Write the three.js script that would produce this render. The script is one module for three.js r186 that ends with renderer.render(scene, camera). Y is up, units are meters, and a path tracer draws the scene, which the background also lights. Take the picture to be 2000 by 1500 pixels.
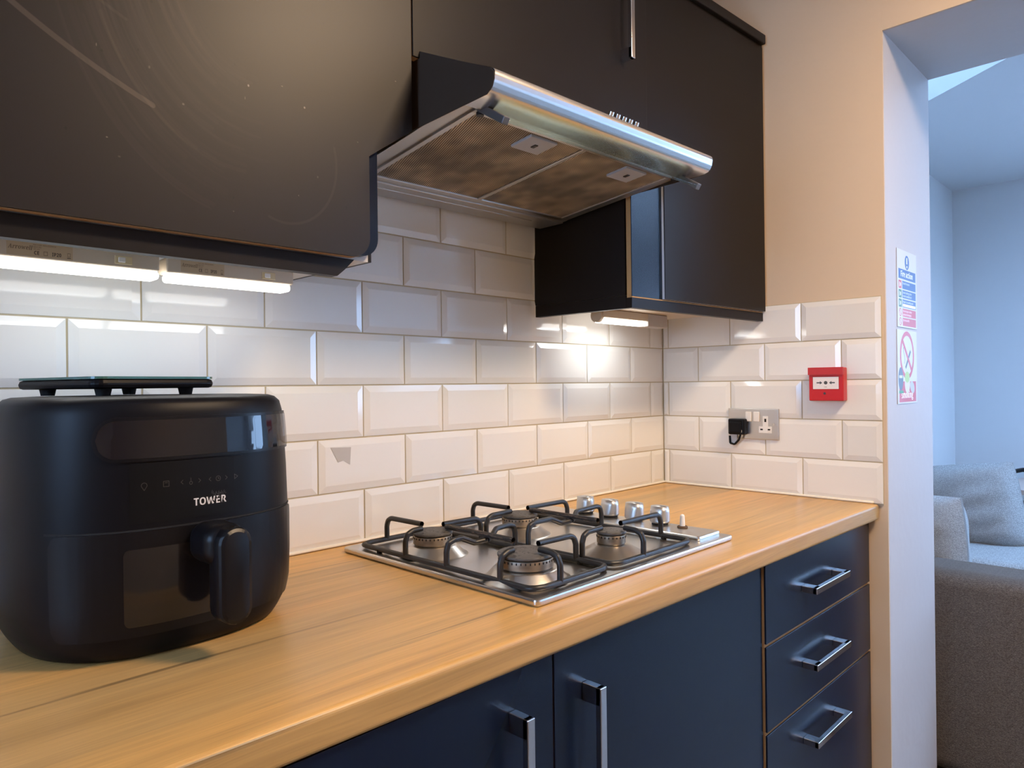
import * as THREE from 'three';
import { RoundedBoxGeometry } from 'three/addons/geometries/RoundedBoxGeometry.js';
import { mergeGeometries, mergeVertices, toCreasedNormals } from 'three/addons/utils/BufferGeometryUtils.js';
import { RectAreaLightUniformsLib } from 'three/addons/lights/RectAreaLightUniformsLib.js';

// ---------------------------------------------------------------- camera, sky, lamp, exposure
const scene = new THREE.Scene();
const camera = new THREE.PerspectiveCamera(57.26, 4 / 3, 0.05, 60);
camera.rotation.order = 'YXZ';
camera.position.set(-1.8664, 1.2038, 1.1813);
camera.rotation.set(0.0016, -0.795, -0.012);
scene.add(camera);
scene.background = new THREE.Color().setRGB(4.5, 7.3, 12.0);          // blue daylight outside the windows
const renderer = new THREE.WebGLRenderer({ antialias: true });
renderer.toneMapping = THREE.LinearToneMapping;
renderer.toneMappingExposure = 1.2;
renderer.shadowMap.enabled = true;
RectAreaLightUniformsLib.init();
const WARM = [1.0, 0.72, 0.47];
const lampLight = new THREE.RectAreaLight(new THREE.Color().setRGB(...WARM), 84, 0.36, 0.36);
lampLight.position.set(-0.75, 2.395, 1.5); lampLight.lookAt(-0.75, 0, 1.5);
scene.add(lampLight);

// ---------------------------------------------------------------- helpers
let seed = 12345;
const rnd = () => { seed = (seed * 1664525 + 1013904223) >>> 0; return seed / 4294967296; };
const taken = {};
function numbered(n) { const k = taken[n] = (taken[n] ?? -1) + 1; return k ? n + '_' + String(k).padStart(3, '0') : n; }
function mesh(name, geo, mat, parent = scene) {
  const m = new THREE.Mesh(Array.isArray(geo) ? merge(geo) : geo, mat);
  m.name = parent === scene ? numbered(name) : name; m.castShadow = m.receiveShadow = true; parent.add(m); return m;
}
function merge(list) { return mergeGeometries(list.map((g) => { g = g.index ? g.toNonIndexed() : g; for (const k of Object.keys(g.attributes)) if (!['position', 'normal', 'uv'].includes(k)) g.deleteAttribute(k); return g; })); }
function tag(o, label, category, group) { o.userData.label = label; o.userData.category = category; if (group) o.userData.group = group; return o; }
function struct(o) { o.userData.kind = 'structure'; return o; }
function thing(name, label, category, pos = [0, 0, 0], turn = 0, group) {
  const g = new THREE.Group(); g.name = numbered(name); g.position.set(...pos); g.rotation.y = turn; scene.add(g); return tag(g, label, category, group);
}
function bx(x0, x1, y0, y1, z0, z1, r = 0, seg = 2) {
  const w = x1 - x0, h = y1 - y0, d = z1 - z0;
  const g = r ? new RoundedBoxGeometry(w, h, d, seg, Math.min(r, w / 2.01, h / 2.01, d / 2.01)) : new THREE.BoxGeometry(w, h, d);
  return g.translate((x0 + x1) / 2, (y0 + y1) / 2, (z0 + z1) / 2);
}
function metreUV(g, s = 1) {           // box projection, uv in metres
  g = g.index ? g.toNonIndexed() : g; g.computeVertexNormals();
  const p = g.attributes.position, uv = new Float32Array(p.count * 2), a = new THREE.Vector3(), b = new THREE.Vector3(), c = new THREE.Vector3();
  for (let i = 0; i < p.count; i += 3) {
    a.fromBufferAttribute(p, i); b.fromBufferAttribute(p, i + 1); c.fromBufferAttribute(p, i + 2);
    const n = b.clone().sub(a).cross(c.clone().sub(a)); const ax = Math.abs(n.x), ay = Math.abs(n.y), az = Math.abs(n.z);
    [a, b, c].forEach((v, k) => {
      const [u, w] = ay >= ax && ay >= az ? [v.x, v.z] : ax >= az ? [v.z, v.y] : [v.x, v.y];
      uv[(i + k) * 2] = u * s; uv[(i + k) * 2 + 1] = w * s;
    });
  }
  g.setAttribute('uv', new THREE.BufferAttribute(uv, 2)); return g;
}
function extrude(pts, depth, bevel = 0, holes = [], curve = 12) {   // shape in xy, extruded along z
  const sh = new THREE.Shape(pts.map((p) => new THREE.Vector2(...p)));
  for (const h of holes) sh.holes.push(new THREE.Path(h.map((p) => new THREE.Vector2(...p))));
  return new THREE.ExtrudeGeometry(sh, { depth, bevelEnabled: bevel > 0, bevelSize: bevel, bevelThickness: bevel, bevelOffset: -bevel, bevelSegments: 2, curveSegments: curve });
}
function prism(plan, y0, y1) {        // plan polygon [x,z], standing
  const g = extrude(plan.map(([x, z]) => [x, -z]), y1 - y0); g.rotateX(-Math.PI / 2); return g.translate(0, y0, 0);
}
function rod(pts, r, closed = false, seg = 60, sides = 8) {
  return new THREE.TubeGeometry(new THREE.CatmullRomCurve3(pts.map((p) => new THREE.Vector3(...p)), closed, 'catmullrom', 0.12), seg, r, sides, closed);
}
function cyl(r0, r1, h, x, y, z, n = 32) { return new THREE.CylinderGeometry(r1, r0, h, n).translate(x, y + h / 2, z); }
function lathe(pts, n = 40) { return new THREE.LatheGeometry(pts.map((p) => new THREE.Vector2(...p)), n); }
function std(rgb, rough, opt = {}) {
  const M = opt.clearcoat || opt.transmission || opt.sheen ? THREE.MeshPhysicalMaterial : THREE.MeshStandardMaterial;
  return new M({ color: new THREE.Color().setRGB(...rgb), roughness: rough, ...opt });
}
// value noise, periodic on integer grid n
function hash(x, y, s) { let h = Math.imul(x, 374761393) ^ Math.imul(y, 668265263) ^ Math.imul(s, 2147483647 ^ 0x51ed27); h = Math.imul(h ^ (h >>> 13), 1274126177); return ((h ^ (h >>> 16)) >>> 0) / 4294967296; }
function vnoise(x, y, px, py, s) {
  const xi = Math.floor(x), yi = Math.floor(y), fx = x - xi, fy = y - yi, u = fx * fx * (3 - 2 * fx), v = fy * fy * (3 - 2 * fy);
  const w = (a, n) => ((a % n) + n) % n, A = w(xi, px), B = w(xi + 1, px), C = w(yi, py), D = w(yi + 1, py);
  return (hash(A, C, s) * (1 - u) + hash(B, C, s) * u) * (1 - v) + (hash(A, D, s) * (1 - u) + hash(B, D, s) * u) * v;
}
function dataTex(w, h, fn, srgb = true) {
  const d = new Uint8Array(w * h * 4);
  for (let y = 0; y < h; y++) for (let x = 0; x < w; x++) { const c = fn(x / w, y / h), i = (y * w + x) * 4; for (let k = 0; k < 3; k++) d[i + k] = Math.max(0, Math.min(255, c[k] * 255)); d[i + 3] = 255; }
  const t = new THREE.DataTexture(d, w, h); t.wrapS = t.wrapT = THREE.RepeatWrapping; t.magFilter = THREE.LinearFilter; t.minFilter = THREE.LinearMipmapLinearFilter; t.generateMipmaps = true;
  if (srgb) t.colorSpace = THREE.SRGBColorSpace; t.needsUpdate = true; return t;
}
function canvasTex(w, h, draw, srgb = true) {
  const c = document.createElement('canvas'); c.width = w; c.height = h; draw(c.getContext('2d'), w, h);
  const t = new THREE.CanvasTexture(c); t.anisotropy = 8; if (srgb) t.colorSpace = THREE.SRGBColorSpace; return t;
}

// ---------------------------------------------------------------- materials
const woodTex = dataTex(2048, 1024, (u, v) => {            // u: 2 m along the grain, v: 0.7 m across
  const plank = Math.floor(v * 5 + 0.35), pj = hash(plank, 3, 5);
  const warp = (vnoise(u * 5 + pj * 7, v * 7, 5, 7, 11) - 0.5) * 0.035 + (vnoise(u * 14, v * 16, 14, 16, 12) - 0.5) * 0.008;
  const vv = v + warp;
  const fine = vnoise(u * 40 + plank * 5, vv * 480, 40, 480, 2);
  const mid = vnoise(u * 9 + plank * 3, vv * 90, 9, 90, 3);
  const broad = vnoise(u * 4, vv * 14, 4, 14, 4);
  let streak = vnoise(u * 4 + pj * 3, vv * 30, 4, 30, 8); streak = streak > 0.7 ? (streak - 0.7) / 0.3 : 0;
  let line = vnoise(u * 5 + 9, vv * 110, 5, 110, 21); line = line > 0.88 ? (line - 0.88) / 0.12 : 0;
  const t = 0.87 + 0.07 * (fine - 0.5) + 0.08 * (mid - 0.5) + 0.14 * (broad - 0.5) + 0.07 * (pj - 0.5) - 0.12 * streak - 0.30 * line;
  const red = 0.8 * (broad - 0.5) + 0.4 * (pj - 0.5);
  return [0.89 * t, (0.695 - 0.05 * red) * t, (0.415 - 0.09 * red) * t];
});
woodTex.repeat.set(0.5, 1 / 0.7);
const M = {};
M.wood = std([1, 1, 1], 0.34, { map: woodTex });
const paintBump = dataTex(256, 256, (u, v) => { const a = vnoise(u * 40, v * 40, 40, 40, 1) * 0.6 + vnoise(u * 90, v * 90, 90, 90, 2) * 0.4; return [a, a, a]; }, false);
M.cream = std([0.66, 0.52, 0.37], 0.62, { bumpMap: paintBump, bumpScale: 0.0006 });
M.white = std([0.54, 0.53, 0.54], 0.55, { bumpMap: paintBump, bumpScale: 0.0005 });
M.loungePaint = std([0.72, 0.74, 0.76], 0.7);
M.ceiling = std([0.78, 0.77, 0.75], 0.8);
M.floor = std([0.13, 0.11, 0.09], 0.5);
M.tile = std([0.785, 0.78, 0.75], 0.09);
M.grout = std([0.52, 0.45, 0.31], 0.9);
M.seal = std([0.80, 0.76, 0.66], 0.45);
M.navy = std([0.004, 0.0100, 0.027], 0.27, { specularIntensity: 0.6, clearcoat: 0.0001 });
M.brownblack = std([0.0095, 0.0076, 0.0072], 0.42, { specularIntensity: 0.45, clearcoat: 0.0001 });
M.rawEdge = std([0.46, 0.27, 0.11], 0.7);
M.paleEdge = std([0.62, 0.66, 0.72], 0.4);
M.melamine = std([0.62, 0.60, 0.57], 0.45);
M.dark = std([0.012, 0.012, 0.014], 0.4);
M.void = std([0.01, 0.01, 0.01], 0.9);
M.chrome = std([0.70, 0.70, 0.72], 0.12, { metalness: 1 });
const brushed = dataTex(256, 256, (u, v) => { const a = 0.5 + 0.5 * (vnoise(u * 4, v * 220, 4, 220, 6) - 0.5) + 0.2 * (vnoise(u * 3, v * 90, 3, 90, 7) - 0.5); return [a, a, a]; }, false);
M.steel = std([0.62, 0.60, 0.57], 0.30, { metalness: 1, bumpMap: brushed, bumpScale: 0.00004 });
M.nose = std([0.74, 0.73, 0.72], 0.27, { metalness: 1 });
M.steelDull = std([0.55, 0.54, 0.52], 0.42, { metalness: 1 });
M.silver = std([0.60, 0.60, 0.59], 0.36, { metalness: 0.85 });
M.iron = std([0.016, 0.016, 0.017], 0.42);
const rust = dataTex(256, 256, (u, v) => { const n = vnoise(u * 14, v * 14, 14, 14, 31) * 0.6 + vnoise(u * 40, v * 40, 40, 40, 32) * 0.4; return n > 0.64 ? [0.36, 0.30, 0.25] : n > 0.58 ? [0.22, 0.17, 0.15] : [0.14, 0.135, 0.135]; });
M.cap = std([1, 1, 1], 0.6, { map: dataTex(256, 256, (u, v) => { const n = vnoise(u * 20, v * 20, 20, 20, 41) * 0.6 + vnoise(u * 60, v * 60, 60, 60, 42) * 0.4; const a = n > 0.66 ? 0.20 : 0.30 + 0.1 * n; return [a, a * 0.97, a * 0.94]; }) });
M.burnerRing = std([0.55, 0.50, 0.44], 0.45, { metalness: 0.7, map: dataTex(128, 64, (u, v) => { const n = vnoise(u * 24, v * 8, 24, 8, 51); const a = 0.75 + 0.3 * (n - 0.5) - (v < 0.25 ? 0.35 * n : 0); return [a, a * 0.95, a * 0.88]; }) });
M.ironWorn = std([1, 1, 1], 0.5, { map: rust });
M.plasticBlack = std([0.005, 0.005, 0.0065], 0.42, { specularIntensity: 0.3, clearcoat: 0.0001 });
M.plasticSatin = std([0.005, 0.005, 0.0065], 0.34, { specularIntensity: 0.45, clearcoat: 0.0001 });
M.gloss = std([0.006, 0.006, 0.009], 0.05);
M.windowDark = std([0.012, 0.010, 0.010], 0.10);
M.whitePlastic = std([0.78, 0.76, 0.72], 0.35);
M.beigePlastic = std([0.55, 0.46, 0.35], 0.5);
M.red = std([0.52, 0.022, 0.022], 0.30);
M.glass = new THREE.MeshPhysicalMaterial({ color: new THREE.Color().setRGB(0.86, 0.97, 0.93), roughness: 0.02, transmission: 1, thickness: 0, ior: 1.5 });
M.pane = new THREE.MeshPhysicalMaterial({ color: 0xffffff, roughness: 0, transmission: 1, thickness: 0, ior: 1.5 });
const weave = dataTex(256, 256, (u, v) => { const a = 0.55 * vnoise(u * 128, v * 128, 128, 128, 61) + 0.45 * vnoise(u * 60, v * 60, 60, 60, 62); return [a, a, a]; }, false);
const weaveCol = dataTex(256, 256, (u, v) => { const a = 0.72 + 0.5 * (0.6 * vnoise(u * 128, v * 128, 128, 128, 63) + 0.4 * vnoise(u * 50, v * 50, 50, 50, 64) - 0.5); return [a, a * 0.97, a * 0.94]; });
for (const t of [weave, weaveCol]) t.repeat.set(6, 6);
M.sofa = std([0.25, 0.235, 0.225], 0.95, { map: weaveCol, bumpMap: weave, bumpScale: 0.0015 });
M.cushion = std([0.66, 0.76, 0.84], 0.95, { map: weaveCol, bumpMap: weave, bumpScale: 0.0010 });

// ---------------------------------------------------------------- the setting
const WT = 0.9, TP = 0.2025, TR = 0.1025, ZEND = 0.63, XJ = 0.41, SOFFIT = 2.062, CEIL = 2.42, LC = 2.4;
const shell = (name, geo, mat) => struct(mesh(name, geo, mat));
const wallBack = shell('wall_back', metreUV(bx(-3.25, 0.006, 0, CEIL, -0.25, -0.0075)), M.cream);
const wallRight = shell('wall_right', metreUV(bx(0.011, XJ, 0, CEIL, -0.25, ZEND)), M.white);
mesh('plaster', metreUV(bx(0.006, 0.0112, 0, CEIL, -0.05, ZEND - 0.0004)), M.cream, wallRight);      // kitchen side painted cream
const lintel = shell('wall_lintel', metreUV(bx(0.011, XJ, SOFFIT, CEIL, ZEND, 3.0)), M.white);
mesh('plaster', metreUV(bx(0.006, 0.0112, SOFFIT + 0.0004, CEIL, ZEND - 0.0003, 3.0)), M.cream, lintel);
shell('floor', bx(-3.25, 3.5, -0.1, 0, -0.25, 4.45), M.floor);
shell('ceiling', bx(-3.25, XJ, CEIL, CEIL + 0.15, -0.25, 3.2), M.ceiling);
// left wall with a window opening over the far end of the worktop
shell('wall_left', [bx(-3.25, -3.1, 0, 1.05, -0.25, 3.2), bx(-3.25, -3.1, 2.05, CEIL, -0.25, 3.2), bx(-3.25, -3.1, 1.05, 2.05, -0.25, 0.25), bx(-3.25, -3.1, 1.05, 2.05, 1.05, 3.2)], M.cream);
shell('wall_front', bx(-3.25, XJ, 0, CEIL, 3.0, 3.2), M.cream);
// the lounge beyond the opening
shell('wall_lounge_back', bx(XJ, 3.5, 0, 3.0, -0.1, 0.06), M.loungePaint);
shell('wall_lounge_front', bx(XJ, 3.5, 0, 3.0, 4.25, 4.45), M.loungePaint);
shell('wall_lounge_near', bx(0.2, XJ, 0, 3.0, 3.2, 4.45), M.loungePaint);
shell('wall_lounge_far', [bx(3.28, 3.5, 0, 0.9, 0.06, 4.25), bx(3.28, 3.5, 2.1, 3.0, 0.06, 4.25), bx(3.28, 3.5, 0.9, 2.1, 0.06, 1.95), bx(3.28, 3.5, 0.9, 2.1, 3.55, 4.25)], M.loungePaint);
function windowAt(n, x, y0, y1, z0, z1, bars) {
  const f = new THREE.Group(); f.name = 'window_' + n; scene.add(f); struct(f);
  const t = 0.05, g = [bx(x - 0.03, x + 0.03, y0, y0 + t, z0, z1), bx(x - 0.03, x + 0.03, y1 - t, y1, z0, z1), bx(x - 0.03, x + 0.03, y0, y1, z0, z0 + t), bx(x - 0.03, x + 0.03, y0, y1, z1 - t, z1)];
  for (const b of bars) g.push(bx(x - 0.028, x + 0.028, y0, y1, b - t / 2, b + t / 2));
  mesh('window_frame', g, M.white, f); mesh('pane', bx(x - 0.003, x + 0.003, y0 + t, y1 - t, z0 + t, z1 - t), M.pane, f);
}
windowAt(1, 3.39, 0.9, 2.1, 1.95, 3.55, [2.75]);
windowAt(2, -3.17, 1.05, 2.05, 0.25, 1.05, []);
// lounge ceiling with a roof light, its far kerb running askew
{ const d = [-0.595, 0.803], n = [-0.803, -0.595], A = [1.5418, 0.3559], at = (t, w) => [A[0] + d[0] * t + n[0] * w, A[1] + d[1] * t + n[1] * w];
  const hole = [at(-0.03, 0), at(1.25, 0), at(1.25, 0.43), at(-0.03, 0.43)];
  const sh = new THREE.Shape([[XJ, -0.06], [3.4, -0.06], [3.4, -4.3], [XJ, -4.3]].map((q) => new THREE.Vector2(...q)));
  const hole2 = [[1.0, 1.4], [2.7, 1.4], [2.7, 3.4], [1.0, 3.4]];
  for (const h of [hole, hole2]) sh.holes.push(new THREE.Path(h.map(([x, z]) => new THREE.Vector2(x, -z))));
  const g = new THREE.ExtrudeGeometry(sh, { depth: 0.12, bevelEnabled: false }); g.rotateX(-Math.PI / 2); g.translate(0, LC, 0);
  const kerb = [];
  for (const q4 of [hole, hole2]) for (let i = 0; i < 4; i++) { const a = q4[i], b = q4[(i + 1) % 4], c = [(q4[0][0] + q4[2][0]) / 2, (q4[0][1] + q4[2][1]) / 2];
    const o = (q) => { const v = [q[0] - c[0], q[1] - c[1]], l = Math.hypot(...v); return [q[0] + v[0] / l * 0.05, q[1] + v[1] / l * 0.05]; };
    kerb.push(prism([a, b, o(b), o(a)], LC + 0.119, LC + (q4 === hole ? 0.94 : 0.34))); }
  shell('ceiling_lounge', [g, ...kerb], M.loungePaint);
  const w = new THREE.Group(); w.name = 'window_3'; struct(w); scene.add(w);
  mesh('pane', prism(hole, LC + 0.90, LC + 0.906), M.pane, w);
  const w4 = new THREE.Group(); w4.name = 'window_4'; struct(w4); scene.add(w4); mesh('pane', prism(hole2, LC + 0.30, LC + 0.306), M.pane, w4); }

// metro tiles: each one a bevelled tile on a grout bed
const tileCache = {};
function tileGeo(w, h) {
  const key = w.toFixed(4) + h.toFixed(4); if (tileCache[key]) return tileCache[key];
  const b = Math.min(0.013, w * 0.3), r = 0.0028, x = w / 2, y = h / 2, xi = x - b, yi = y - b, back = -0.006;
  const P = [[-x, -y, 0], [x, -y, 0], [x, y, 0], [-x, y, 0], [-xi, -yi, r], [xi, -yi, r], [xi, yi, r], [-xi, yi, r], [-x, -y, back], [x, -y, back], [x, y, back], [-x, y, back]];
  const F = [[4, 5, 6, 7], [0, 1, 5, 4], [1, 2, 6, 5], [2, 3, 7, 6], [3, 0, 4, 7], [8, 9, 1, 0], [9, 10, 2, 1], [10, 11, 3, 2], [11, 8, 0, 3]], pos = [];
  for (const [a, c, d, e] of F) for (const k of [a, c, d, a, d, e]) pos.push(...P[k]);
  const g = new THREE.BufferGeometry(); g.setAttribute('position', new THREE.Float32BufferAttribute(pos, 3)); g.setAttribute('uv', new THREE.Float32BufferAttribute(new Float32Array(pos.length / 3 * 2), 2)); g.computeVertexNormals();
  return tileCache[key] = g;
}
const tileMats = [0.97, 1, 1.02].map((k) => { const m = M.tile.clone(); m.color.multiplyScalar(k); return m; });
function tileWall(parent, place, turn, rows, a0, edges, from, to) {
  for (let j = 0; j < rows; j++) {
    const cuts = [from]; const off = j % 2 ? a0 + TP / 2 : a0;
    for (let k = -12; k < 14; k++) { const s = edges * (off + k * TP); if (s > from + 0.004 && s < to - 0.004) cuts.push(s); }
    cuts.push(to); cuts.sort((p, q) => p - q);
    for (let i = 0; i + 1 < cuts.length; i++) {
      const w = cuts[i + 1] - cuts[i] - 0.0028, h = TR - 0.0028; if (w < 0.006) continue;
      const t = mesh('tile', tileGeo(w, h), tileMats[Math.floor(rnd() * 3)], parent);
      const [x, z] = place((cuts[i] + cuts[i + 1]) / 2);
      t.position.set(x, WT + (j + 0.5) * TR, z); t.rotation.set((rnd() - 0.5) * 0.006, turn + (rnd() - 0.5) * 0.006, 0);
    }
  }
}
mesh('grout', bx(-2.15, 0.004, WT - 0.03, WT + 7 * TR + 0.001, -0.0075, -0.0012), M.grout, wallBack);
tileWall(wallBack, (s) => [s, 0], 0, 7, 0.0693, -1, -2.15, 0.0);
mesh('grout', bx(0.0012, 0.0075, WT - 0.001, WT + 5 * TR + 0.0005, 0, ZEND - 0.009), M.grout, wallRight);
tileWall(wallRight, (s) => [0, s], -Math.PI / 2, 5, 0.2224, 1, 0.001, ZEND - 0.008);
struct(mesh('trim_1', [bx(-2.9, -0.001, WT, WT + 0.006, -0.001, 0.0065, 0.003), bx(-0.0065, 0.001, WT, WT + 0.006, 0, 0.6, 0.003)], M.seal));

// ---------------------------------------------------------------- worktop
const ZF = 0.597;
{ const g = bx(-2.9, -0.0008, WT - 0.038, WT, 0.0008, ZF, 0.007, 3); { const q = g.attributes.position; for (let i = 0; i < q.count; i++) if (q.getZ(i) > 0.3) q.setZ(i, q.getZ(i) + 0.015 * (1 + q.getX(i) / 1.1)); }
  tag(mesh('worktop', metreUV(g), M.wood), 'long oak-effect laminate worktop running along the tiled wall', 'worktop'); }

// ---------------------------------------------------------------- base cabinets
const ZD = 0.582, DT = 0.018, TOPD = WT - 0.042;
function barHandle(parent, cx, cy, len, vertical, z0 = ZD, out = 0.032) {
  const w = 0.013, t = 0.009, L = len / 2, foot = 0.024;
  const g = vertical
    ? [bx(cx - w / 2, cx + w / 2, cy - L, cy + L, z0 + out - t, z0 + out, 0.0012), bx(cx - w / 2, cx + w / 2, cy + L - foot, cy + L, z0, z0 + out - 0.001, 0.0012), bx(cx - w / 2, cx + w / 2, cy - L, cy - L + foot, z0, z0 + out - 0.001, 0.0012)]
    : [bx(cx - L, cx + L, cy - w / 2, cy + w / 2, z0 + out - t, z0 + out, 0.0012), bx(cx - L, cx - L + foot, cy - w / 2, cy + w / 2, z0, z0 + out - 0.001, 0.0012), bx(cx + L - foot, cx + L, cy - w / 2, cy + w / 2, z0, z0 + out - 0.001, 0.0012)];
  return mesh('handle', g, M.chrome, parent);
}
function panelDoor(parent, name, x0, x1, y0, y1, z1, mat = M.navy, th = DT, edge = M.rawEdge) {   // door slab with raw timber edges behind the faced front
  const d = mesh(name, bx(x0, x1, y0, y1, z1 - 0.0035, z1, 0.0008, 1), mat, parent);
  mesh('edge', bx(x0 + 0.0004, x1 - 0.0004, y0 + 0.0004, y1 - 0.0004, z1 - th, z1 - 0.0034), edge, d); return d;
}
function baseUnit(x0, x1, label) {
  const u = thing('base_cabinet', label, 'cabinet', [0, 0, 0], 0, 'base cabinets under the worktop');
  mesh('carcass', [bx(x0 + 0.0005, x1 - 0.0005, 0.12, WT - 0.039, 0.02, ZD - DT - 0.002)], M.melamine, u);
  mesh('plinth', bx(x0 + 0.0005, x1 - 0.0005, 0.0, 0.118, 0.05, 0.52), M.navy, u); return u;
}
{ const u = baseUnit(-1.785, -1.186, 'navy base cabinet with single door left of the hob, upright chrome bar handle');
  const d = panelDoor(u, 'door', -1.783, -1.1875, 0.125, TOPD, ZD); barHandle(d, -1.262, 0.715, 0.19, true); }
{ const u = baseUnit(-1.186, -0.586, 'navy base cabinet with single door under the hob, upright chrome bar handle');
  const d = panelDoor(u, 'door', -1.1845, -0.5875, 0.125, TOPD, ZD); barHandle(d, -1.122, 0.708, 0.19, true); }
{ const u = baseUnit(-0.586, -0.002, 'navy three-drawer base cabinet with bare timber edges beside the door opening');
  const ys = [[0.7065, TOPD], [0.5395, 0.7005], [0.125, 0.5335]], hy = [0.777, 0.621, 0.464];
  ys.forEach(([a, b], i) => { const d = panelDoor(u, 'drawer', -0.5835, -0.004, a, b, ZD + 0.006); barHandle(d, -0.323, hy[i], 0.19, false, ZD + 0.006); });
  mesh('rail', [bx(-0.5835, -0.004, 0.7012, 0.7058, ZD - 0.014, ZD + 0.0015), bx(-0.5835, -0.004, 0.5342, 0.5388, ZD - 0.014, ZD + 0.0015)], M.rawEdge, u); }

// ---------------------------------------------------------------- wall cabinets
const YB = 1.394, YT = 2.118;
const smear = canvasTex(1024, 1024, (c, w, h) => {       // wiping marks and specks on the faced panel
  c.fillStyle = '#1b1615'; c.fillRect(0, 0, w, h);
  let s = 7; const r = () => { s = (s * 1664525 + 1013904223) >>> 0; return s / 4294967296; };
  c.lineCap = 'round';
  for (let i = 0; i < 90; i++) { const rad = 130 + r() * 190, a0 = 1.5 + r() * 1.2, a1 = a0 + 0.5 + r() * 1.3; c.strokeStyle = `rgba(150,125,105,${0.015 + r() * 0.035})`; c.lineWidth = 2 + r() * 7; c.beginPath(); c.ellipse(560 + r() * 30, 470 + r() * 40, rad, rad * 1.35, 0, a0, a1); c.stroke(); }
  c.strokeStyle = 'rgba(165,145,125,0.28)'; c.lineWidth = 9; c.beginPath(); c.moveTo(70, 560); c.quadraticCurveTo(200, 690, 400, 770); c.stroke();
  c.strokeStyle = 'rgba(165,145,125,0.10)'; c.lineWidth = 5; c.beginPath(); c.moveTo(60, 440); c.quadraticCurveTo(220, 580, 360, 640); c.stroke();
  c.beginPath(); c.ellipse(640, 800, 110, 130, 0, -0.3, 1.9); c.stroke();
  for (let i = 0; i < 130; i++) { c.fillStyle = r() < 0.5 ? `rgba(200,190,180,${0.2 + r() * 0.5})` : `rgba(8,6,6,${0.4 + r() * 0.5})`; const x = r() * w, y = r() * h; c.beginPath(); c.ellipse(x, y, 0.6 + r() * 1.6, 0.6 + r() * 2.4, 0, 0, 7); c.fill(); }
});
smear.wrapS = smear.wrapT = THREE.RepeatWrapping;
M.smeared = std([1, 1, 1], 0.43, { map: smear, specularIntensity: 0.7, clearcoat: 0.0001 });
function roundCorner(x1, y0, r, n = 8) { const o = []; for (let i = 0; i <= n; i++) { const a = -Math.PI / 2 + (Math.PI / 2) * i / n; o.push([x1 - r + Math.cos(a) * r, y0 + r + Math.sin(a) * r]); } return o; }
{ // left
  const u = thing('wall_cabinet', 'dark brown wall cabinet with smeared rounded-corner door above the air fryer', 'cabinet', [0, 0, 0], 0, 'wall cabinets');
  const x0 = -2.2, xb = -1.243, xe = -1.267, xu = -1.1865, zf = 0.302;
  mesh('carcass', bx(x0, xb - 0.008, YB + 0.0005, YT, 0.0, 0.272), M.melamine, u);
  mesh('side_panel', bx(xb - 0.0078, xb - 0.002, YB + 0.0005, YT, 0.001, 0.272), M.brownblack, u);
  mesh('end_panel', extrude([[x0, YB + 0.006], ...roundCorner(xb, YB + 0.006, 0.028), [xb, 1.62], [x0, 1.62]], 0.015).translate(0, 0, 0.2725), M.navy, u);
  const shape = [[x0, YB], ...roundCorner(xe, YB, 0.03), [xe, 1.5465], [xu, 1.6035], [xu, YT], [x0, YT]];
  const g = extrude(shape, 0.0035).translate(0, 0, zf - 0.0035); { const p = g.attributes.position, uv = g.attributes.uv; for (let i = 0; i < p.count; i++) uv.setXY(i, (p.getX(i) + 1.85) / 0.72, (p.getY(i) - 1.36) / 0.72); }
  const d = mesh('door', g, M.smeared, u);
  mesh('edge', extrude(shape.map(([x, y]) => [x - 0.0002, y]), 0.010).translate(0, -0.0006, zf - 0.0136), M.rawEdge, d);
  mesh('pelmet', extrude([[x0, 1.366], [-1.312, 1.366], [-1.300, 1.376], [-1.283, YB - 0.001], [x0, YB - 0.001]], 0.016).translate(0, 0, 0.268), M.brownblack, u);
}
{ // over the hood
  const u = thing('wall_cabinet', 'dark brown wall cabinet above the cooker hood with upright bar handle', 'cabinet', [0, 0, 0], 0, 'wall cabinets');
  mesh('carcass', bx(-1.18, -0.582, 1.765, YT, 0.0, 0.282), M.melamine, u);
  const d = panelDoor(u, 'door', -1.1845, -0.532, 1.722, YT, 0.304, M.brownblack, 0.016); barHandle(d, -0.625, 1.985, 0.19, true, 0.304, 0.03);
}
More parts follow.
